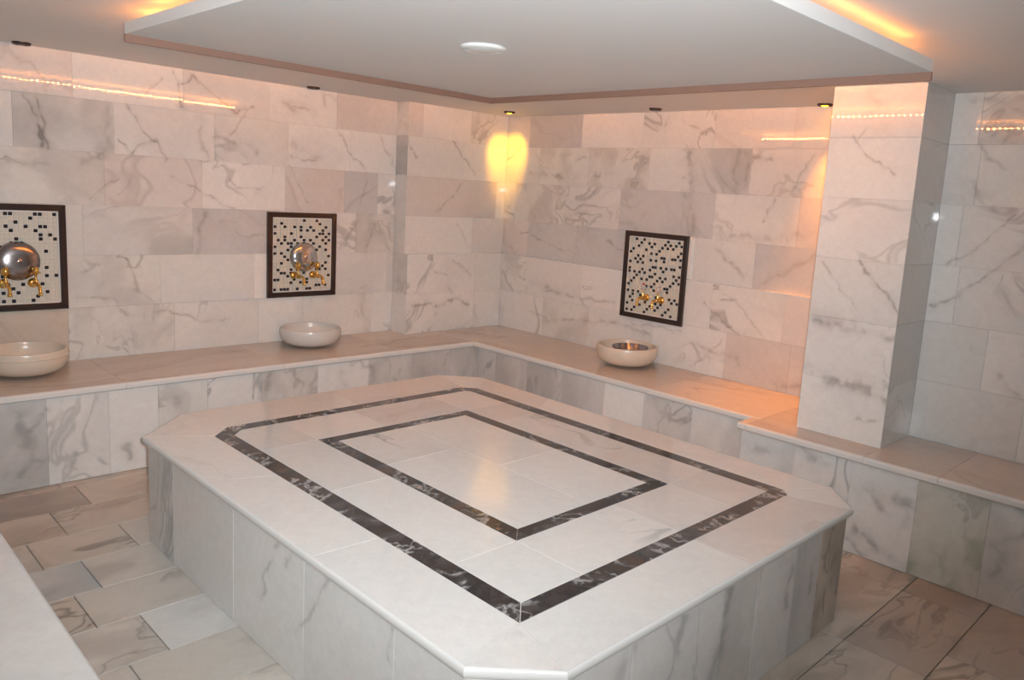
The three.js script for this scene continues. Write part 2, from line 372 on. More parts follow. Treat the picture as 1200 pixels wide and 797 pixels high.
// ---------------------------------------------------------------- floor, ceiling, walls
{ // floor: stone strips 0.30 wide running along z
  const f = struct('floor', 'floor of worn beige and grey marble tiles with dark joints', 'floor');
  obj('bed', boxGeo(-0.1, -0.15, -0.2, X1 + 0.1, -0.006, Z1 + 0.1), std(0.26, 0.20, 0.16, 0.9), f);
  const s = plane(f, [0, 0, 0], 0); s.rotation.x = -Math.PI / 2;
  const list = [], xs = [0.42, 0.72, 1.02, 1.33, 1.62, 1.91, 2.2, 2.5, 2.8, 3.1, 3.4, 3.72, 4.05, 4.36, 4.66, 4.96, 5.26, 5.56, 6.0];
  const anchor = { 1: 3.37, 2: 3.55, 3: 3.71, 4: 3.58, 5: 3.68, 6: 3.54, 7: 3.67, 12: 1.6, 13: 1.39 };
  const extra = { 3: [3.35, 3.71], 1: [3.02, 3.37] };
  for (let i = 0; i + 1 < xs.length; i++) {
    const a = anchor[i] ?? rr(0.5, 1.1); const cuts = [0.3];
    let z = a - 0.6 * Math.floor((a - 0.35) / 0.6); if (z - 0.3 > 0.12) cuts.push(z); z += 0.6;
    while (z < Z1 - 0.1) { cuts.push(z); z += 0.6; } cuts.push(Z1);
    if (extra[i]) for (const e of extra[i]) if (!cuts.some(c => Math.abs(c - e) < 0.05)) cuts.push(e);
    cuts.sort((p, q) => p - q);
    for (let k = 0; k + 1 < cuts.length; k++) {
      const zc = (cuts[k] + cuts[k + 1]) / 2, xc = (xs[i] + xs[i + 1]) / 2;
      let kind = rnd() < 0.5 ? 'sand' : 'pebble';
      if (xc > 4.04) kind = zc < 1.6 ? 'brown' : 'sand';
      if (xc < 1.0) kind = zc > 3.37 ? 'brown' : 'sand';
      if (xc > 1.62 && xc < 2.2) kind = zc > 3.6 ? (xc < 1.9 ? 'dim' : 'sand') : 'pebble';
      if (xc > 2.2 && xc < 3.2) kind = rnd() < 0.5 ? 'pebble' : 'mottled';
      list.push([rect(xs[i], -cuts[k + 1], xs[i + 1], -cuts[k]), kind, Math.PI / 2 + rr(-0.3, 0.3), rr(0.93, 1.05)]);
    }
  }
  lay(s, new Stone(0.42, -Z1, X1, -0.3, 260), list, { name: 'floor_tile', t: 0.02, arris: 0.0015, gap: 0.0016, tilt: 0.0008, roughness: 0.28 });
}
{ // ceiling slab
  const c = struct('ceiling', 'plain painted ceiling around the suspended panel', 'ceiling');
  obj('slab', boxGeo(-0.15, HC, -0.2, X1 + 0.15, HC + 0.15, Z1 + 0.15), M.paint, c);
}
{ // left wall, plane x = 0, with a stretch near the corner that steps forward
  const w = struct('wall_left', 'polished marble tiled wall carrying two mosaic panels', 'wall');
  obj('backing', boxGeo(-0.2, 0, -0.2, -0.006, HC, Z1), M.grout, w);
  const s = plane(w, [0, 0, 0], facing.px);
  const z = (...a) => a.map(v => -v);
  const tl = 0.0026;
  lay(s, new Stone(-Z1, R0, -AM, HC, 300), rowsOf([
    [R5, HC, z(4.95, 4.35, 3.75, 3.13, 2.53, 1.98, 1.472, AM), ['white', 'plain', 'blush', 'plain', 'white', 'white', 'blush'], [0, 0, 0.0012, -0.0006, -0.0030, -0.0030, 0]],
    [R4, R5, z(4.95, 4.5, 3.9, 3.42, 2.925, 2.34, 1.84, 1.36, AM), ['white', 'mottled', 'plain', 'dim', 'white', 'white', 'white', 'plain']],
    [R3, R4, z(4.95, 4.2, 3.6, 2.98, 2.42, 1.86, 1.40, 1.12, AM), ['white', 'white', 'mottled', 'blush', 'white', 'blush', 'grey', 'white']],
    [R2, R3, z(4.95, 4.35, 3.75, 3.10, 2.48, 1.90, 1.30, AM), ['white', 'grey', 'mottled', 'dim', 'grey', 'white', 'mottled']],
    [R1, R2, z(4.95, 4.5, 3.9, 3.28, 2.68, 2.08, 1.62, 1.02, AM), ['white', 'white', 'mottled', 'mottled', 'plain', 'plain', 'white', 'white']],
    [R0, R1, z(4.95, 4.35, 3.75, 3.19, 2.60, 2.05, 1.72, 1.15, AM), ['white', 'white', 'sand', 'mottled', 'white', 'white', 'mottled', 'white']],
  ], pickWall), { veins: veinsA });
}
{ // the stretch of the left wall next to the corner steps forward: upper and lower plane, and its narrow return face
  const w = struct('wall_corner', 'marble tiled stretch of wall projecting next to the room corner', 'wall');
  const su = plane(w, [AU, 0, 0], facing.px);
  lay(su, new Stone(-AM, R2, E, HC, 300), rowsOf([
    [R5, HC, [-AM, -0.83, -0.36, E], ['blush', 'white', 'white']],
    [R4, R5, [-AM, -0.42, E], ['plain', 'plain']],
    [R3, R4, [-AM, -0.66, -0.06, E], ['blush', 'blush', 'white']],
    [R2, R3, [-AM, -0.30, E], ['plain', 'white']],
  ], pickWall), { veins: veinsAp.slice(0, 4) });
  const sl = plane(w, [AL, 0, 0], facing.px);
  lay(sl, new Stone(-AM, R0, 0.04, R2, 300), rowsOf([
    [R1, R2, [-AM, -0.29, 0], ['white', 'plain']],
    [R0, R1, [-AM, -0.29, 0], ['white', 'white']],
  ], pickWall), { veins: veinsAp.slice(4) });
  obj('core', mergeGeometries([boxGeo(-0.006, R0, -0.05, AU - TT + 0.002, HC, AM - TT + 0.002), boxGeo(-0.006, R0, -0.03, AL - TT + 0.002, R2 - 0.004, AM - TT + 0.002)]), M.grout, w);
  obj('ledge_cap', boxGeo(AU - 0.01, R2 - 0.004, -0.037, AL, R2 + 0.002, AM - 0.001), M.marble, w);
  const sr = plane(w, [0, 0, AM], facing.pz);
  lay(sr, new Stone(0, R0, AL, HC, 300), rowsOf([
    [R5, HC, [0, AU], ['mottled']], [R4, R5, [0, AU], ['dim']], [R3, R4, [0, AU], ['white']], [R2, R3, [0, AU], ['mottled']], [R1, R2, [0, AL], ['mottled']], [R0, R1, [0, AL], ['white']],
  ], pickWall), {});
}
{ // back wall between the corner and the pier: recessed upper courses above a ledge
  const w = struct('wall_back', 'polished marble tiled wall with a narrow ledge and one mosaic panel', 'wall');
  obj('backing', mergeGeometries([boxGeo(-0.1, 0, -0.2, PL0 + 0.1, HC, -E - 0.006), boxGeo(-0.006, 0, -E - 0.006, PL0 + 0.1, R2 - 0.004, -0.006)]), M.grout, w);
  const su = plane(w, [0, 0, -E], 0);
  lay(su, new Stone(0.1, R2, PL0, HC, 300), rowsOf([
    [R5, HC, [AU, 0.42, 0.99, 1.58, 2.178, 2.75, PL0], ['blush', 'grey', 'white', 'white', 'blush', 'blush']],
    [R4, R5, [AU, 0.55, 1.08, 1.66, 2.02, 2.475, 3.0, PL0], ['white', 'mottled', 'mottled', 'white', 'dim', 'blush', 'blush']],
    [R3, R4, [AU, 0.28, 0.86, 1.42, 1.98, 2.235, 2.84, PL0], ['white', 'mottled', 'white', 'grey', 'grey', 'white', 'blush']],
    [R2, R3, [AU, 0.45, 1.0, 1.55, 2.1, 2.57, 3.1, PL0], ['blush', 'grey', 'grey', 'plain', 'white', 'grey', 'blush']],
  ], pickWall), { veins: veinsBu });
  const sl = plane(w, [0, 0, 0], 0);
  lay(sl, new Stone(0.15, R0, PL0, R2, 300), rowsOf([
    [R1, R2, [AL, 0.5, 1.12, 1.72, 2.3, 2.83, PL0], ['mottled', 'white', 'white', 'plain', 'white', 'blush']],
    [R0, R1, [AL, 0.72, 1.22, 1.83, 2.44, 2.9, PL0], ['white', 'mottled', 'white', 'white', 'blush', 'blush']],
  ], pickWall), { veins: veinsBl });
  obj('ledge_cap', boxGeo(AU, R2 - 0.004, -E - 0.002, PL0 - 0.001, R2 + 0.002, 0), M.marble, w);
}
{ // pier
  const w = struct('wall_pier', 'square pier clad in single pale marble tiles standing on the bench', 'pier');
  obj('core', boxGeo(PL0 + TT - 0.003, HB + 0.002, -0.03, PL1 - TT + 0.003, HC, PLZ - TT + 0.003), M.grout, w);
  const sf = plane(w, [0, 0, PLZ], 0);
  lay(sf, new Stone(PL0, R0, PL1, HC, 300), rowsOf([
    [R5, HC, [PL0, PL1], ['white']], [R4, R5, [PL0, PL1], ['plain']], [R3, R4, [PL0, PL1], ['white'], [0]], [R2 - 0.01, R3, [PL0, PL1], ['plain']], [R1 - 0.02, R2 - 0.01, [PL0, PL1], ['white']], [R0, R1 - 0.02, [PL0, PL1], ['plain']],
  ], pickWall), { veins: veinsP });
  const sx = plane(w, [PL1, 0, 0], facing.px);
  lay(sx, new Stone(-PLZ, R0, -RZ, HC, 300), rowsOf([[R5, HC, [-PLZ, -RZ], ['blush']], [R4, R5, [-PLZ, -RZ], ['blush']], [R3, R4, [-PLZ, -RZ], ['white']], [R2, R3, [-PLZ, -RZ], ['blush']], [R1, R2, [-PLZ, -RZ], ['white']], [R0, R1, [-PLZ, -RZ], ['white']]], pickWall), {});
  const sn = plane(w, [PL0, 0, 0], facing.nx);
  lay(sn, new Stone(-E, R0, PLZ, HC, 200), rowsOf([[R5, HC, [-E, PLZ]], [R4, R5, [-E, PLZ]], [R3, R4, [-E, PLZ]], [R2, R3, [-E, PLZ]], [R1, R2, [0, PLZ]], [R0, R1, [0, PLZ]]], pickWall), {});
}
{ // wall beyond the pier
  const w = struct('wall_right', 'glossy pale marble wall beyond the pier', 'wall');
  obj('backing', boxGeo(PL1, HB + 0.001, -0.1, X1, HC, RZ - TT + 0.003), M.grout, w);
  const sr = plane(w, [0, 0, RZ], 0);
  lay(sr, new Stone(PL1, R0, X1, HC, 240), rowsOf([
    [R5, HC, [PL1, 3.88, 4.45, 5.05, 5.65, X1], ['white', 'mottled']],
    [R4, R5, [PL1, 3.9, 4.5, 5.1, 5.7, X1], ['white', 'mottled', 'dim']],
    [R3, R4, [PL1, 3.855, 4.4, 5.0, 5.6, X1], ['plain', 'white', 'white']],
    [R2, R3, [PL1, 3.88, 4.5, 5.1, 5.7, X1], ['plain', 'white', 'white']],
    [R1, R2, [PL1, 4.05, 4.65, 5.25, X1], ['plain', 'plain', 'white']],
    [R0, R1, [PL1, 4.25, 4.85, 5.45, X1], ['plain', 'white', 'white']],
  ], pickWall), { veins: veinsR });
}
{ // the two walls on the photographer's side close the room
  const a = struct('wall_front', 'marble clad wall behind the near bench', 'wall');
  obj('panel', boxGeo(-0.2, 0, Z1, X1 + 0.15, HC, Z1 + 0.15), M.marble, a);
  const b = struct('wall_side', 'marble clad wall at the end of the right bench', 'wall');
  obj('panel', boxGeo(X1, 0, -0.2, X1 + 0.15, HC, Z1 + 0.15), M.marble, b);
}

// ---------------------------------------------------------------- benches
// slab with a rounded nose: profile in (depth a, height b) swept along the length; local x along, z towards the nose
function slabGeo(len, depth, thick, r, stone, map) {
  const prof = [[0, 0], [0, thick]], n = 6;
  prof.push([depth - r, thick]);
  for (let i = 1; i <= n; i++) { const t = Math.PI / 2 * (1 - i / n); prof.push([depth - r + r * Math.cos(t), thick - r + r * Math.sin(t)]); }
  prof.push([depth, r * 0.6], [depth - r * 0.6, 0]);
  const pos = [], uv = [], nor = [], idx = [], m = prof.length;
  for (let i = 0; i < m; i++) {
    const p = prof[i], q = prof[(i + 1) % m], da = q[0] - p[0], db = q[1] - p[1], l = Math.hypot(da, db);
    const k = pos.length / 3, na = -db / l * -1, nb = da / l * -1;
    for (const [x, s] of [[0, p], [len, p], [len, q], [0, q]]) {
      pos.push(x, s[1], s[0]); nor.push(0, -nb, -na * -1); uv.push(...stone.uv(...map(x, s[0], s[1])));
    }
    idx.push(k, k + 1, k + 2, k, k + 2, k + 3);
  }
  for (const x of [0, len]) {
    const k = pos.length / 3; for (const p of prof) { pos.push(x, p[1], p[0]); nor.push(x ? 1 : -1, 0, 0); uv.push(...stone.uv(...map(x, p[0], p[1]))); }
    for (let i = 1; i + 1 < m; i++) x ? idx.push(k, k + i + 1, k + i) : idx.push(k, k + i, k + i + 1);
  }
  const g = new THREE.BufferGeometry();
  g.setAttribute('position', new THREE.Float32BufferAttribute(pos, 3)); g.setAttribute('uv', new THREE.Float32BufferAttribute(uv, 2)); g.setIndex(idx);
  const h = g.toNonIndexed(); h.computeVertexNormals();
  return h;
}
const SLAB = 0.036, BX = 0.674, BZ = 0.679, B2Z = 0.844, B2X = 3.06, BEND = 3.107;
const SLAB_ROUGH = 0.16, LIT_EDGE = 0.02;
function slabRun(parent, at, turn, cuts, depth, kind, litEdge = true) {                 // cuts along local x
  const L = cuts[cuts.length - 1], st = new Stone(0, 0, L, depth + 0.05, 220);
  for (let i = 0; i + 1 < cuts.length; i++) st.piece(rect(cuts[i], 0, cuts[i + 1], depth + 0.05), kind, rr(-0.15, 0.15), rr(0.94, 1.05));
  const mat = st.material(SLAB_ROUGH), g = new THREE.Group(); g.name = 'seat_top'; g.position.set(...at); g.rotation.y = turn; parent.add(g);
  for (let i = 0; i + 1 < cuts.length; i++) {
    const x0 = cuts[i] + 0.0008, len = cuts[i + 1] - cuts[i] - 0.0016;
    const m = obj('seat_slab', slabGeo(len, litEdge ? depth - LIT_EDGE - 0.0005 : depth, SLAB, litEdge ? 0.0008 : 0.012, st, (x, a, b) => [x0 + x, a + (b < SLAB ? SLAB - b : 0)]), mat, g);
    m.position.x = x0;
    if (!litEdge) continue;
    const e = obj('lit_edge_strip', slabGeo(len, LIT_EDGE, SLAB - 0.0006, 0.012, st, (x, a) => [x0 + x, a]), M.marble, g);  // added pale strip, imitates the flash-lit nose of the one-piece slab
    e.position.set(x0, 0, depth - LIT_EDGE);
  }
}
{
  const b = thing('corner_bench', 'long marble bench running round the corner under all three mosaic panels', 'bench');
  const y = HB - SLAB;
  // left run: local x = world -z  (turn +90 puts local z on +x)
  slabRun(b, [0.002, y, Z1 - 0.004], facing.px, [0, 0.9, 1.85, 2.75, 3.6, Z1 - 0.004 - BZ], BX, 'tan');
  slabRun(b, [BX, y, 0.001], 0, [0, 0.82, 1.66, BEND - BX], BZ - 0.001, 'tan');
  { const st = new Stone(0, 0, BX, BZ, 220); st.piece(rect(0, 0, BX, BZ), 'tan', 0.4); obj('seat_slab', (() => { const g = pieceGeo(rect(0, 0, BX, BZ), SLAB, 0.001, 0.0008, st, [0, 0]); return g.rotateX(-Math.PI / 2).translate(0, HB, BZ); })(), st.material(SLAB_ROUGH), b); }
  const fx = BX - 0.016, fz = BZ - 0.016;
  obj('core', mergeGeometries([boxGeo(0.002, 0, 0.002, fx - 0.01, y - 0.001, Z1 - 0.004), boxGeo(fx - 0.01, 0, 0.002, BEND - 0.01, y - 0.001, fz - 0.01)]), M.core, b);
  const s = plane(b, [fx, 0, 0], facing.px), cutsA = [4.945, 4.5, 4.1, 3.77, 3.465, 3.18, 2.93, 2.66, 2.33, 1.96, 1.58, 1.22, 0.89, fz].map(v => -v);
  const la = []; const kA = ['white', 'white', 'white', 'dim', 'white', 'plain', 'mottled', 'white', 'mottled', 'white', 'dim', 'dim', 'dim'];
  for (let i = 0; i + 1 < cutsA.length; i++) la.push([rect(cutsA[i], 0.002, cutsA[i + 1], y - 0.002), kA[i], 1.4 + rr(-0.2, 0.2), 1]);
  lay(s, new Stone(-Z1, 0, -fz, y, 260), la, { name: 'front_tile', veins: veinsBA, veinColour: [0.25, 0.25, 0.25], roughness: 0.12 });
  const s2 = plane(b, [0, 0, fz], 0), cB = [fx, 0.92, 1.25, 1.6, 1.98, 2.3, 2.66, BEND - 0.01], lb = [];
  for (let i = 0; i + 1 < cB.length; i++) lb.push([rect(cB[i], 0.002, cB[i + 1], y - 0.002), i < 3 ? 'dim' : i === 4 ? 'white' : 'dim', 1.5, i < 3 ? 1 : 1.1]);
  lay(s2, new Stone(fx, 0, BEND, y, 240), lb, { name: 'front_tile', roughness: 0.12 });
}
{
  const b = thing('pier_bench', 'wider marble bench along the foot of the pier with a greenish front tile', 'bench');
  const y = HB - SLAB, fz = B2Z - 0.03;
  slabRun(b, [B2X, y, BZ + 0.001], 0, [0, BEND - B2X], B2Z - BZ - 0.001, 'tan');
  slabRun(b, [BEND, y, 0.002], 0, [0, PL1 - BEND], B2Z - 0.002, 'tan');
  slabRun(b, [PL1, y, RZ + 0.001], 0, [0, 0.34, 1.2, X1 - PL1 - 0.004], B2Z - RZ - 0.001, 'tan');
  obj('core', mergeGeometries([boxGeo(BEND + 0.002, 0, 0.002, PL1, y - 0.001, fz - 0.01), boxGeo(B2X + 0.03, 0, BZ + 0.002, BEND + 0.002, y - 0.001, fz - 0.01), boxGeo(PL1, 0, 0.002, X1 - 0.004, y - 0.001, fz - 0.01)]), M.core, b);
  const s = plane(b, [0, 0, fz], 0), c = [B2X + 0.016, 3.39, 3.69, 4.0, 4.3, 4.62, 4.95, 5.3, 5.65, X1 - 0.004], k = ['dim', 'white', 'white', 'green', 'mottled', 'white', 'dim', 'white', 'white'], l = [];
  for (let i = 0; i + 1 < c.length; i++) l.push([rect(c[i], 0.002, c[i + 1], y - 0.002), k[i], 1.2, i === 0 ? 1.15 : 1]);
  lay(s, new Stone(B2X, 0, X1, y, 260), l, { name: 'front_tile', veins: veinsB2, veinColour: [0.24, 0.24, 0.25], roughness: 0.12 });
  const e = plane(b, [B2X + 0.016, 0, 0], facing.nx);
  lay(e, new Stone(BZ, 0, fz, y, 200), [[rect(BZ + 0.002, 0.002, fz, y - 0.002), 'dim', 1.4, 1]], { name: 'end_tile' });
}
{
  const b = thing('near_bench', 'bare pale marble bench without basins, across the platform from the back wall', 'bench');
  const y = HB - SLAB, z0 = 3.973;
  // nose faces -z: turn 180 puts local z on -z and local x on -x
  slabRun(b, [4.3, y, Z1 - 0.004], facing.nz, [0, 0.95, 1.7, 2.6, 4.3 - BX - 0.002], Z1 - z0 - 0.004, 'white', false);
  obj('core', boxGeo(BX + 0.004, 0, z0 + 0.03, 4.28, y - 0.001, Z1 - 0.004), M.core, b);
  const s = plane(b, [0, 0, z0 + 0.018], facing.nz), c = [-4.28, -3.9, -3.5, -3.1, -2.7, -2.3, -1.9, -1.5, -1.1, -BX], l = [];
  for (let i = 0; i + 1 < c.length; i++) l.push([rect(c[i], 0.002, c[i + 1], y - 0.002), i % 3 ? 'white' : 'mottled', 1.4, 1]);
  lay(s, new Stone(-4.28, 0, -BX, y, 160), l, { name: 'front_tile', roughness: 0.12 });
}

// ---------------------------------------------------------------- the platform (belly stone)
{
  const P = thing('heated_platform', 'large white marble platform with cut corners and two dark inlaid rectangles', 'platform');
  const px0 = 1.332, px1 = 3.979, pz0 = 1.323, pz1 = 3.32, R = 0.008, RV = 0.015;
  const octo = (x0, x1, z0, z1, [cl, cb, cr, cf]) => [          // anticlockwise seen from above in (x, -z)
    [x0, -(z1 - cl)], [x0 + cl, -z1], [x1 - cf, -z1], [x1, -(z1 - cf)], [x1, -(z0 + cr)], [x1 - cr, -z0], [x0 + cb, -z0], [x0, -(z0 + cb)]];
  const outer = octo(px0, px1, pz0, pz1, [0.26, 0.2, 0.16, 0.18]);
  const inn = octo(px0 + R, px1 - R, pz0 + R, pz1 - R, [0.26, 0.2, 0.16, 0.18].map(v => v - R * 0.586));
  const bw = 0.075;
  const O0 = octo(1.656, 3.738, 1.53, 3.075, [0.1, 0.07, 0.04, 0.0012]);
  const O1 = octo(1.656 + bw, 3.738 - bw, 1.53 + bw, 3.075 - bw, [0.1 - bw * 0.586, 0.07 - bw * 0.586, 0.001, 0.001].map(v => Math.max(0.001, v)));
  const I0 = { x0: 2.051, x1: 3.361, z0: 1.874, z1: 2.736 }, iw = 0.066;
  const top = new THREE.Group(); top.name = 'top'; top.rotation.x = -Math.PI / 2; top.position.y = HP; P.add(top);
  const white = new Stone(px0, -pz1, px1, -pz0, 330), list = [];
  // border ring between outer edge and the outer inlay: split at corners and at mid joints
  const seg = (a, b, c, d, cuts, kind, ang) => {                // quad a-b (outside) c-d (inside, c next to b); cuts are fractions along it
    const L = (p, q, t) => [p[0] + (q[0] - p[0]) * t, p[1] + (q[1] - p[1]) * t];
    const f = [0, ...cuts, 1];
    for (let i = 0; i + 1 < f.length; i++) list.push([[L(a, b, f[i]), L(a, b, f[i + 1]), L(d, c, f[i + 1]), L(d, c, f[i])], kind[i % kind.length], ang + rr(-0.2, 0.2), rr(0.98, 1.03)]);
  };
  const N = 8, ringCuts = { 1: [0.3, 0.66], 3: [0.55], 5: [0.45, 0.75], 7: [0.5] }, rk = { 1: ['plain', 'plain', 'plain'], 3: ['plain', 'blush'], 5: ['white', 'plain', 'blush'], 7: ['blush', 'white'] };
  for (let i = 0; i < N; i++) { const j = (i + 1) % N; seg(inn[i], inn[j], O0[j], O0[i], ringCuts[i] || [], rk[i] || ['plain'], i % 4 === 1 ? 0 : Math.PI / 2); }
  // middle ring
  const r1 = [[1.656 + bw, -(3.075 - bw)], [3.738 - bw, -(3.075 - bw)], [3.738 - bw, -(1.53 + bw)], [1.656 + bw, -(1.53 + bw)]];
  const i0 = [[I0.x0, -I0.z1], [I0.x1, -I0.z1], [I0.x1, -I0.z0], [I0.x0, -I0.z0]];
  const X = [r1[0][0], I0.x0, I0.x1, r1[1][0]], Y = [r1[0][1], -I0.z1, -I0.z0, r1[2][1]];
  const put = (x0, y0, x1, y1, k, a = 0, tone = 1) => list.push([rect(x0, y0, x1, y1), k, a, tone]);
  // left end of the ring keeps its cut corner inside the inlay
  list.push([[[O1[0][0], O1[0][1]], [O1[1][0], O1[1][1]], [X[1], Y[0]], [X[1], Y[1]], [X[0], Y[1]]], 'white', 0.3, 1]);
  put(X[1], Y[0], 2.62, Y[1], 'plain', 0); put(2.62, Y[0], X[2], Y[1], 'plain', 0, 1.02); put(X[2], Y[0], X[3], Y[1], 'plain', 0, 0.97);
  put(X[2], Y[1], X[3], -2.23, 'white', 1.2, 1.02); put(X[2], -2.23, X[3], Y[2], 'blush', 1.2, 1.05); put(X[2], Y[2], X[3], Y[3], 'blush', 0.2, 1.04);
  put(2.95, Y[2], X[2], Y[3], 'blush', 0.1, 1.06); put(2.3, Y[2], 2.95, Y[3], 'white', 0.1); put(X[1], Y[2], 2.3, Y[3], 'blush', 0.1, 1.03);
  list.push([[[O1[7][0], O1[7][1]], [X[0], Y[2]], [X[1], Y[2]], [X[1], Y[3]], [O1[6][0], O1[6][1]]], 'blush', 0.3, 1.05]);
  put(X[0], Y[1], X[1], -2.375, 'white', 1.4, 1); put(X[0], -2.375, X[1], Y[2], 'blush', 1.4, 1);
  // centre field
  const c0 = I0.x0 + iw, c1 = I0.x1 - iw, d0 = -(I0.z1 - iw), d1 = -(I0.z0 + iw);
  put(c0, d0, 2.5, -2.3, 'white', 0.2); put(2.5, d0, c1, -2.3, 'plain', 0.2); put(c0, -2.3, 2.78, d1, 'white', 0.2); put(2.78, -2.3, c1, d1, 'plain', 0.2);
  lay(top, white, list, { name: 'top_slab', t: 0.03, arris: 0.0006, gap: 0.0004, tilt: 0, roughness: 0.13 });
  // dark inlay strips
  const darkTex = new Stone(px0, -pz1, px1, -pz0, 330);
  KINDS.night = { c: [0.035, 0.034, 0.037], d: [0.085, 0.083, 0.086], v: [0.42, 0.42, 0.42], vein: 1, cloud: 0.9, scale: 13, stretch: 0.8, thin: 0.80, mask: 0.36 };
  const dl = [];
  for (let i = 0; i < N; i++) { const j = (i + 1) % N; if (Math.hypot(O0[j][0] - O0[i][0], O0[j][1] - O0[i][1]) < 0.01) continue; const q = [O0[i], O0[j], O1[j], O1[i]]; dl.push([q, 'night', rnd() * 3, 1]); }
  const ii = [[c0, d0], [c1, d0], [c1, d1], [c0, d1]];
  for (let i = 0; i < 4; i++) { const j = (i + 1) % 4; dl.push([[i0[i], i0[j], ii[j], ii[i]], 'night', rnd() * 3, 1]); }
  lay(top, darkTex, dl, { name: 'inlay_strip', t: 0.03, arris: 0.0006, gap: 0.0005, tilt: 0, roughness: 0.14 });
  // bed under the top and the rounded nosing that runs round it
  const bed = new THREE.Shape(inn.map(p => new THREE.Vector2(...p)));
  const bg = new THREE.ExtrudeGeometry(bed, { depth: 0.0305, bevelEnabled: false }); bg.translate(0, 0, -0.034);
  obj('bed', bg, M.liner, top);
  { // nosing: half-round swept round the octagon
    const offset = d => { // outward offset of inn by d
      return inn.map((p, i) => { const a = inn[(i + N - 1) % N], b = inn[(i + 1) % N]; let e1 = [p[0] - a[0], p[1] - a[1]], e2 = [b[0] - p[0], b[1] - p[1]]; const l1 = Math.hypot(...e1), l2 = Math.hypot(...e2); const n1 = [e1[1] / l1, -e1[0] / l1], n2 = [e2[1] / l2, -e2[0] / l2], k = 1 + n1[0] * n2[0] + n1[1] * n2[1]; return [p[0] + d * (n1[0] + n2[0]) / k, p[1] + d * (n1[1] + n2[1]) / k]; });
    };
    const prof = []; for (let i = 0; i <= 10; i++) { const t = Math.PI / 2 - Math.PI * i / 10; prof.push([R * Math.cos(t), -RV + RV * Math.sin(t)]); }
    for (let i = 0; i < N; i++) {
      const j = (i + 1) % N, pos = [], uv = [], idx = [];
      prof.forEach(([d, z], k) => { const q = offset(d + 0.0004); pos.push(q[i][0], q[i][1], z, q[j][0], q[j][1], z); uv.push(...white.uv(...q[i]), ...white.uv(...q[j])); if (k) { const b = 2 * k; idx.push(b - 2, b, b - 1, b - 1, b, b + 1); } });
      const g = new THREE.BufferGeometry(); g.setAttribute('position', new THREE.Float32BufferAttribute(pos, 3)); g.setAttribute('uv', new THREE.Float32BufferAttribute(uv, 2)); g.setIndex(idx); g.computeVertexNormals();
      obj('nosing', g, M.marble, top);
    }
  }
  // base tiles on eight faces
  const D = 0.02, base = octo(px0 + D, px1 - D, pz0 + D, pz1 - D, [0.26, 0.2, 0.16, 0.18].map(v => v - D * 0.586)), hb = HP - 0.0345;
  const coreShape = new THREE.Shape(octo(px0 + D + 0.01, px1 - D - 0.01, pz0 + D + 0.01, pz1 - D - 0.01, [0.26, 0.2, 0.16, 0.18].map(v => v - (D + 0.01) * 0.586)).map(p => new THREE.Vector2(...p)));
  const cg = new THREE.ExtrudeGeometry(coreShape, { depth: hb, bevelEnabled: false }); cg.rotateX(-Math.PI / 2); obj('core', cg, M.core, P);
  for (let i = 0; i < N; i++) {
    const j = (i + 1) % N, a = base[i], b = base[j], L = Math.hypot(b[0] - a[0], b[1] - a[1]);
    const g = new THREE.Group(); g.name = 'side_cladding'; g.position.set(a[0], 0, -a[1]); g.rotation.y = Math.atan2(b[1] - a[1], b[0] - a[0]); P.add(g);
    let cuts, kinds = null, veins = null, vc = [0.27, 0.27, 0.27];
    if (i === 1) { cuts = [0, 1.885 - a[0], 2.46 - a[0], 2.98 - a[0], 3.48 - a[0], L]; kinds = ['dim', 'plain', 'plain', 'plain', 'plain']; veins = veinsPZ.map(([w, s, ...f]) => [w, s, ...f.map((v, k) => k % 2 ? v : v - a[0])]); }
    else if (i === 3) { const z0 = -a[1]; cuts = [0, z0 - 2.85, z0 - 2.39, z0 - 2.17, z0 - 1.9, z0 - 1.7, L]; kinds = ['white', 'white', 'mottled', 'white', 'dim', 'sand']; veins = veinsPX.map(([w, s, ...f]) => [w, s, ...f.map((v, k) => k % 2 ? v : v + z0)]); }
    else if (L > 0.6) { cuts = [0]; const n = Math.round(L / 0.5); for (let k = 1; k <= n; k++) cuts.push(L * k / n); }
    else cuts = [0, L];
    const st = new Stone(0, 0, L, hb, 300);
    lay(g, st, cuts.slice(0, -1).map((c, k) => [rect(c, 0.001, cuts[k + 1], hb), kinds ? kinds[k] : (L > 0.6 ? 'white' : 'plain'), Math.PI / 2 + rr(-0.25, 0.25), 1]), { name: 'side_tile', veins, veinColour: vc, roughness: 0.12, t: 0.01 });
  }
}

// ---------------------------------------------------------------- suspended ceiling panel with LED tapes on its top edge
const CP = { x0: 1.615, x1: 4.04, z0: 1.432, z1: 3.363, y0: 2.162, y1: 2.206 };
{
  const c = thing('ceiling_panel', 'flat painted panel hung under the ceiling above the platform', 'ceiling panel', [0, 0, 0]);
  obj('board', new RoundedBoxGeometry(CP.x1 - CP.x0, CP.y1 - CP.y0, CP.z1 - CP.z0, 2, 0.003).translate((CP.x0 + CP.x1) / 2, (CP.y0 + CP.y1) / 2, (CP.z0 + CP.z1) / 2), M.paint, c);
  obj('edge_lip', boxGeo(CP.x0 - 0.004, CP.y0 - 0.03, CP.z0 + 0.008, CP.x0 + 0.008, CP.y0 + 0.0005, CP.z1), M.lip, c);
  obj('edge_lip', boxGeo(CP.x0 - 0.004, CP.y0 - 0.03, CP.z0 - 0.004, CP.x1, CP.y0 + 0.0005, CP.z0 + 0.008), M.lip, c);
  for (const [x, z] of [[1.9, 1.7], [3.7, 1.7], [1.9, 3.1], [3.7, 3.1]]) obj('hanger', boxGeo(x - 0.015, CP.y1 - 0.002, z - 0.015, x + 0.015, HC, z + 0.015), M.steel, c);
}
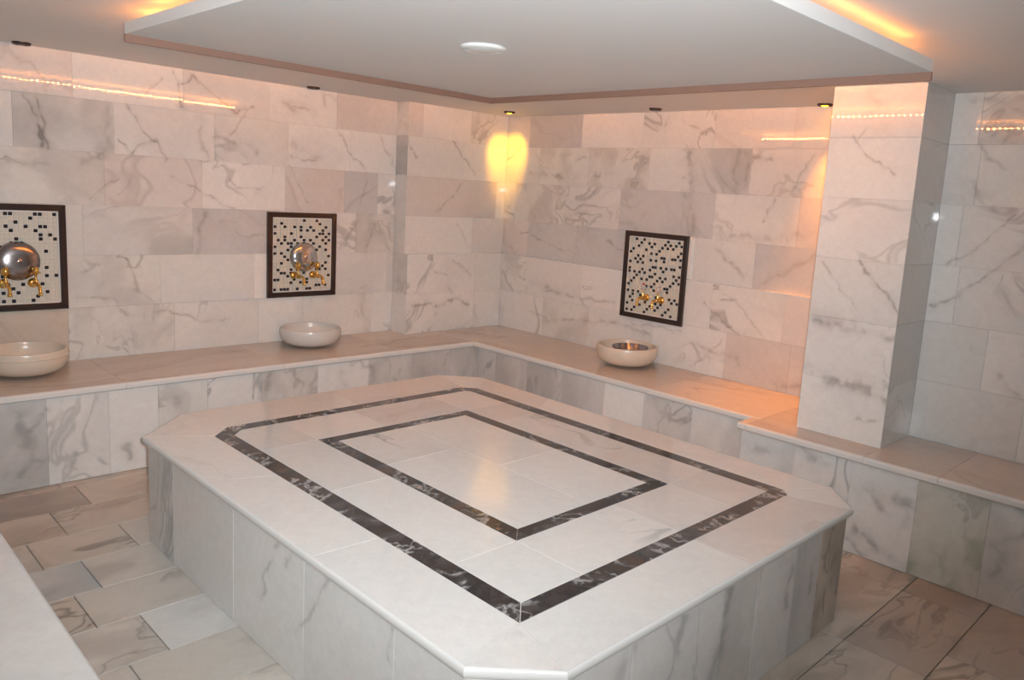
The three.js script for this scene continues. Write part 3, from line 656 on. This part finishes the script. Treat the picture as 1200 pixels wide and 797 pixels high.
function ledTape(label, x0, z0, x1, z1, share, tilt = [0, 0]) {
  const t = thing('led_tape', label, 'light strip', [0, CP.y1, 0], 'amber light strips round the ceiling panel');
  const L = Math.hypot(x1 - x0, z1 - z0), alongX = Math.abs(x1 - x0) > Math.abs(z1 - z0), w = 0.010;
  obj('tape', alongX ? boxGeo(x0, 0, z0 - w / 2, x1, 0.002, z0 + w / 2) : boxGeo(x0 - w / 2, 0, Math.min(z0, z1), x0 + w / 2, 0.002, Math.max(z0, z1)), M.tape, t);
  const gs = [], n = Math.floor(L / 0.033);
  for (let i = 0; i < n; i++) { const f = (i + 0.5) / n, x = x0 + (x1 - x0) * f, z = z0 + (z1 - z0) * f; gs.push(boxGeo(x - 0.0032, 0.002, z - 0.0032, x + 0.0032, 0.0098, z + 0.0032)); }
  const d = obj('diodes', mergeGeometries(gs), share > 1 ? DIODE : DIODE_SOFT, t); d.userData.kind = 'stuff';
  const l = new THREE.RectAreaLight(LED_COLOUR, LED_POWER * share, alongX ? L : 0.009, alongX ? 0.009 : L);
  l.name = 'led_light'; l.position.set((x0 + x1) / 2, 0.0115, (z0 + z1) / 2); l.rotation.set(Math.PI / 2 + tilt[0], tilt[1], 0); t.add(l);   // faces up, or up and outwards
}
ledTape('amber light strip on the ceiling panel edge facing the wall with two mosaics', CP.x0 + 0.045, 1.47, CP.x0 + 0.045, 3.17, 20);
ledTape('amber light strip on the ceiling panel edge facing the pier', 1.69, CP.z0 + 0.045, 3.78, CP.z0 + 0.045, 19);
ledTape('amber light strip on the ceiling panel edge above the near bench', 1.86, CP.z1 - 0.035, 3.90, CP.z1 - 0.035, 0.22);
ledTape('amber light strip on the ceiling panel edge above the floor by the green tile', CP.x1 - 0.035, 1.60, CP.x1 - 0.035, 3.25, 0.22);

{ // round ceiling lamp, off
  const l = thing('ceiling_lamp', 'round white ceiling lamp, switched off, under the suspended panel', 'lamp', [2.815, CP.y0, 2.52]);
  const g = new THREE.LatheGeometry([[0, -0.0], [0.084, 0], [0.086, -0.004], [0.083, -0.011], [0.073, -0.015], [0.069, -0.012]].map(p => new THREE.Vector2(...p)), 48);
  obj('rim', g, M.paint, l);
  const d = new THREE.LatheGeometry([[0.070, -0.010], [0.055, -0.016], [0.03, -0.019], [0, -0.020]].map(p => new THREE.Vector2(...p)), 48);
  obj('glass', d, M.lampGlass, l);
}
function downlight(label, x, z, lit) {
  const d = thing('downlight', label, 'spotlight', [x, HC, z], 'small ceiling spotlights along the walls');
  const ring = new THREE.LatheGeometry([[0.030, 0.0], [0.028, -0.010], [0.030, -0.014], [0.040, -0.013], [0.044, -0.006], [0.044, 0]].map(p => new THREE.Vector2(...p)), 32);
  obj('ring', ring, M.bronze, d);
  const b = new THREE.SphereGeometry(0.024, 20, 12, 0, Math.PI * 2, Math.PI / 2, Math.PI / 2); b.scale(1, 0.55, 1); b.translate(0, -0.004, 0);
  obj('bulb', b, lit ? BULB_ON : M.bulbOff, d);
  return d;
}
downlight('small dark ceiling spotlight, unlit, above the mosaic with the pewter bowl', 0.075, 3.38, false);
downlight('small dark ceiling spotlight, unlit, above the middle mosaic of the left wall', 0.11, 1.72, false);
downlight('small dark ceiling spotlight, unlit, above the mosaic of the back wall', 1.80, 0.13, false);
{
  const d = downlight('small ceiling spotlight glowing amber in the corner of the two walls', 0.47, 0.25, true);
  const l = new THREE.SpotLight(SPOT_COLOUR, 2.6, 0, 0.50, 0.6, 2); l.position.set(-0.004, -0.024, -0.004); l.target.position.set(-0.29, -0.36, -0.27);
  l.castShadow = true; l.shadow.radius = 0.6; d.add(l, l.target);
}
{
  const d = downlight('small ceiling spotlight glowing amber beside the pier', 2.97, 0.055, true);
  const l = new THREE.SpotLight(SPOT_COLOUR_DEEP, 8.5, 0, 0.5, 0.8, 2); l.position.set(0, -0.024, 0); l.target.position.set(0.09, -1.6, 0.18);
  l.castShadow = true; l.shadow.radius = 0.6; d.add(l, l.target);
}

// ---------------------------------------------------------------- mosaic panels
// local frame: x to the right, y up, z out of the wall; origin at the panel's lower left corner on the wall face
function mosaicPanel(label, W, H, at, turn, seed) {
  const p = thing('mosaic_panel', label, 'mosaic', [0, 0, 0], 'framed mosaic panels behind the taps'); p.position.set(...at); p.rotation.y = turn;
  const f = 0.036, t = 0.024;
  obj('backing_board', boxGeo(0.004, 0.004, 0, W - 0.004, H - 0.004, 0.008), M.liner, p);
  const rail = (q) => { const s = new THREE.Shape(q.map(v => new THREE.Vector2(...v))); return new THREE.ExtrudeGeometry(s, { depth: t - 0.006, bevelEnabled: true, bevelSize: 0.003, bevelThickness: 0.003, bevelSegments: 2, bevelOffset: -0.0032 }).translate(0, 0, 0.003); };
  for (const q of [[[0, 0], [W, 0], [W - f, f], [f, f]], [[W, 0], [W, H], [W - f, H - f], [W - f, f]], [[W, H], [0, H], [f, H - f], [W - f, H - f]], [[0, H], [0, 0], [f, f], [f, H - f]]]) obj('frame_rail', rail(q), M.frame, p);
  const b = 0.007;   // pale line inside the frame
  obj('inner_trim', mergeGeometries([boxGeo(f, f, 0.006, W - f, f + b, 0.014), boxGeo(f, H - f - b, 0.006, W - f, H - f, 0.014), boxGeo(f, f, 0.006, f + b, H - f, 0.014), boxGeo(W - f - b, f, 0.006, W - f, H - f, 0.014)]), M.liner, p);
  const x0 = f + b, y0 = f + b, iw = W - 2 * x0, ih = H - 2 * y0, nx = Math.round(iw / 0.0235), ny = Math.round(ih / 0.0235), sx = iw / nx, sy = ih / ny;
  seedState = seed; const dark = [], pale = [], grid = [];
  for (let j = 0; j < ny; j++) { grid.push([]); for (let i = 0; i < nx; i++) {
    let n = 0; if (i && grid[j][i - 1]) n++; if (j && grid[j - 1][i]) n++; if (i > 1 && grid[j][i - 2]) n += 0.3;
    const on = rnd() < (n >= 1 ? 0.06 : 0.33); grid[j].push(on);
    const sh = on ? 0.004 : 0.0025, g = new RoundedBoxGeometry(sx - sh, sy - sh, 0.006, 1, 0.0015).translate(x0 + (i + 0.5) * sx, y0 + (j + 0.5) * sy, 0.0105);
    (on ? dark : pale).push(g);
  } }
  const a = obj('pale_tesserae', mergeGeometries(pale), M.cream, p), d = obj('dark_tesserae', mergeGeometries(dark), M.black, p);
  a.userData.kind = 'stuff'; d.userData.kind = 'stuff';
  return p;
}
mosaicPanel('dark framed dotted mosaic panel with a pewter bowl, above the basin with a banded rim', 0.525, 0.592, [0, 0.815, 3.715], facing.px, 77);
mosaicPanel('dark framed dotted mosaic panel with a silver bowl, in the middle of the left wall', 0.52, 0.592, [0, 0.812, 1.993], facing.px, 91);
{
  const p = mosaicPanel('dark framed dotted mosaic panel on the back wall with two bare gold taps', 0.548, 0.625, [1.535, 0.793, 0], 0, 123);
  obj('spacer', boxGeo(0.006, R2 + 0.004 - 0.793, -E + 0.001, 0.542, 0.621, 0.0005), M.liner, p);
}

// ---------------------------------------------------------------- taps: local z out of the wall
function makeTap(label, at, turn, knob, redDot) {
  const t = thing('gold_tap', label, 'tap', at, 'gold taps on the mosaics'); t.rotation.y = turn;
  const lathe = (pts, n = 24) => new THREE.LatheGeometry(pts.map(p => new THREE.Vector2(...p)), n);
  obj('flange', lathe([[0, 0], [0.026, 0], [0.027, 0.004], [0.02, 0.010], [0.012, 0.014], [0, 0.014]]).rotateX(Math.PI / 2), M.gold, t);
  obj('body', lathe([[0.010, 0.01], [0.012, 0.02], [0.010, 0.026], [0.0145, 0.034], [0.017, 0.045], [0.0145, 0.056], [0.010, 0.062], [0.011, 0.068], [0, 0.070]]).rotateX(Math.PI / 2), M.gold, t);
  const c = new THREE.CatmullRomCurve3([[0, 0, 0.058], [0, 0.004, 0.075], [0, -0.004, 0.095], [0, -0.024, 0.104], [0, -0.044, 0.105]].map(p => new THREE.Vector3(...p)));
  obj('spout', new THREE.TubeGeometry(c, 20, 0.0085, 14, false), M.gold, t);
  obj('nozzle', lathe([[0.006, -0.052], [0.0115, -0.052], [0.0125, -0.046], [0.010, -0.038], [0.0085, -0.036]]).translate(0, 0, 0.105), M.gold, t);
  obj('stem', lathe([[0.008, 0.008], [0.010, 0.018], [0.006, 0.026], [0.0055, 0.046], [0.009, 0.052], [0, 0.053]]).translate(0, 0, 0.045), M.gold, t);
  const h = obj('handle', lathe([[0.004, 0.05], [0.013, 0.056], [0.017, 0.068], [0.0165, 0.082], [0.012, 0.094], [0, 0.097]]).translate(0, 0, 0.045), knob, t);
  if (redDot) obj('hot_cap', lathe([[0.010, 0.094], [0.009, 0.103], [0, 0.106]]).translate(0, 0, 0.045), M.red, h);
  const x = new THREE.CylinderGeometry(0.0035, 0.0035, 0.05, 10).rotateZ(Math.PI / 2).translate(0, 0.062, 0.045);
  obj('cross_bar', x, M.gold, t);
  return t;
}
makeTap('gold tap with a red topped handle on the back wall mosaic', [1.765, 0.955, 0.0135], 0, M.porcelain, true);
makeTap('gold tap with a grey handle on the back wall mosaic', [1.895, 0.952, 0.0135], 0, M.porcelain);
makeTap('gold tap under the silver bowl, on its side away from the room corner', [0.0135, 0.965, 1.80], facing.px, M.gold).scale.z = 1.45;
makeTap('gold tap under the silver bowl, on its side towards the room corner', [0.0135, 0.965, 1.655], facing.px, M.gold).scale.z = 1.45;
makeTap('gold tap under the pewter bowl, on its side away from the room corner', [0.0135, 0.97, 3.50], facing.px, M.gold).scale.z = 1.45;
makeTap('gold tap under the pewter bowl, on its side towards the room corner', [0.0135, 0.97, 3.36], facing.px, M.gold).scale.z = 1.45;

// metal pouring bowls leaning on the taps, hollow side to the wall
function pouringBowl(label, at, r, depth, tilt, mat) {
  const o = thing('pouring_bowl', label, 'bowl', at, 'metal pouring bowls'); o.rotation.y = facing.px;
  const pts = []; const n = 14;
  for (let i = 0; i <= n; i++) { const a = i / n * Math.PI / 2; pts.push([r * Math.sin(a) ** 0.8, depth * Math.cos(a) ** 0.9]); }
  pts.push([r + 0.004, -0.002], [r + 0.003, -0.005], [r - 0.002, -0.004]);
  for (let i = n; i >= 0; i--) { const a = i / n * Math.PI / 2; pts.push([(r - 0.003) * Math.sin(a) ** 0.8, (depth - 0.003) * Math.cos(a) ** 0.9 - 0.001]); }
  const g = new THREE.LatheGeometry(pts.map(p => new THREE.Vector2(Math.max(0, p[0]), p[1])), 48).rotateX(Math.PI / 2).rotateX(tilt);
  obj('shell', g, mat, o);
  const k = new THREE.LatheGeometry([[0, 0.005], [0.012, 0.004], [0.016, -0.002]].map(p => new THREE.Vector2(...p)), 24).translate(0, depth, 0).rotateX(Math.PI / 2).rotateX(tilt);
  obj('boss', k, mat, o);
}
pouringBowl('shiny silver bowl resting on the taps of the middle left wall mosaic', [0.024, 1.094, 1.7275], 0.100, 0.036, -0.05, M.steel);
pouringBowl('dark pewter bowl resting on the taps above the basin with a banded rim', [0.027, 1.094, 3.43], 0.103, 0.034, -0.07, M.pewter);

// ---------------------------------------------------------------- stone basins
function basin(label, at, r, h, rimBand, mat) {
  const o = thing('stone_basin', label, 'basin', at, 'marble basins on the bench');
  const foot = 0.012, pts = [[0, foot], [r * 0.52, foot], [r * 0.72, foot + h * 0.06], [r * 0.88, foot + h * 0.22], [r * 0.97, foot + h * 0.46], [r, foot + h * 0.72], [r * 0.99, h], [r * 0.97, h + 0.006], [r * 0.92, h + 0.006], [r * 0.90, h], [r * 0.87, h * 0.75], [r * 0.74, h * 0.42], [r * 0.4, h * 0.26], [0, h * 0.24]];
  const sp = new THREE.SplineCurve(pts.slice(1, -1).map(p => new THREE.Vector2(...p))).getPoints(48);
  obj('bowl', new THREE.LatheGeometry([new THREE.Vector2(0, foot), ...sp, new THREE.Vector2(0, h * 0.24)], 64), mat, o);
  obj('foot', new THREE.LatheGeometry([[0, 0], [r * 0.30, 0], [r * 0.31, 0.004], [r * 0.30, foot + 0.004], [0, foot + 0.004]].map(p => new THREE.Vector2(...p)), 48), mat, o);
  if (rimBand) { const b = new THREE.TorusGeometry(r * 0.99, 0.006, 10, 72).rotateX(Math.PI / 2).translate(0, h * 0.82, 0); obj('rim_band', b, mat, o); }
  return o;
}
M.basinGrey = std(0.66, 0.63, 0.60, 0.25);
M.basinCream = std(0.70, 0.60, 0.50, 0.25);
basin('pale grey marble basin on the bench under the middle left wall mosaic', [0.235, HB, 1.785], 0.205, 0.125, false, M.basinGrey);
basin('cream marble basin with a band below its rim, under the pewter bowl', [0.235, HB, 3.455], 0.20, 0.14, true, M.basinCream);
basin('cream marble basin below the back wall mosaic with a metal bowl inside', [1.815, HB, 0.255], 0.215, 0.138, false, M.basinCream);
{ // the third metal bowl lies in the back basin, open side up
  const o = thing('pouring_bowl', 'dark metal bowl lying inside the cream basin of the back wall', 'bowl', [1.835, HB + 0.0385, 0.245], 'metal pouring bowls');
  const pts = [[0, 0], [0.045, 0], [0.085, 0.018], [0.112, 0.05], [0.124, 0.092], [0.128, 0.093], [0.127, 0.096], [0.121, 0.095], [0.108, 0.051], [0.082, 0.021], [0.044, 0.004], [0, 0.004]];
  const g = new THREE.LatheGeometry(pts.map(p => new THREE.Vector2(...p)), 56); obj('shell', g, M.pewter, o);
  obj('boss', new THREE.LatheGeometry([[0.03, 0.004], [0.026, 0.010], [0.012, 0.016], [0, 0.017]].map(p => new THREE.Vector2(...p)), 32), M.steel, o);
}

renderer.render(scene, camera);
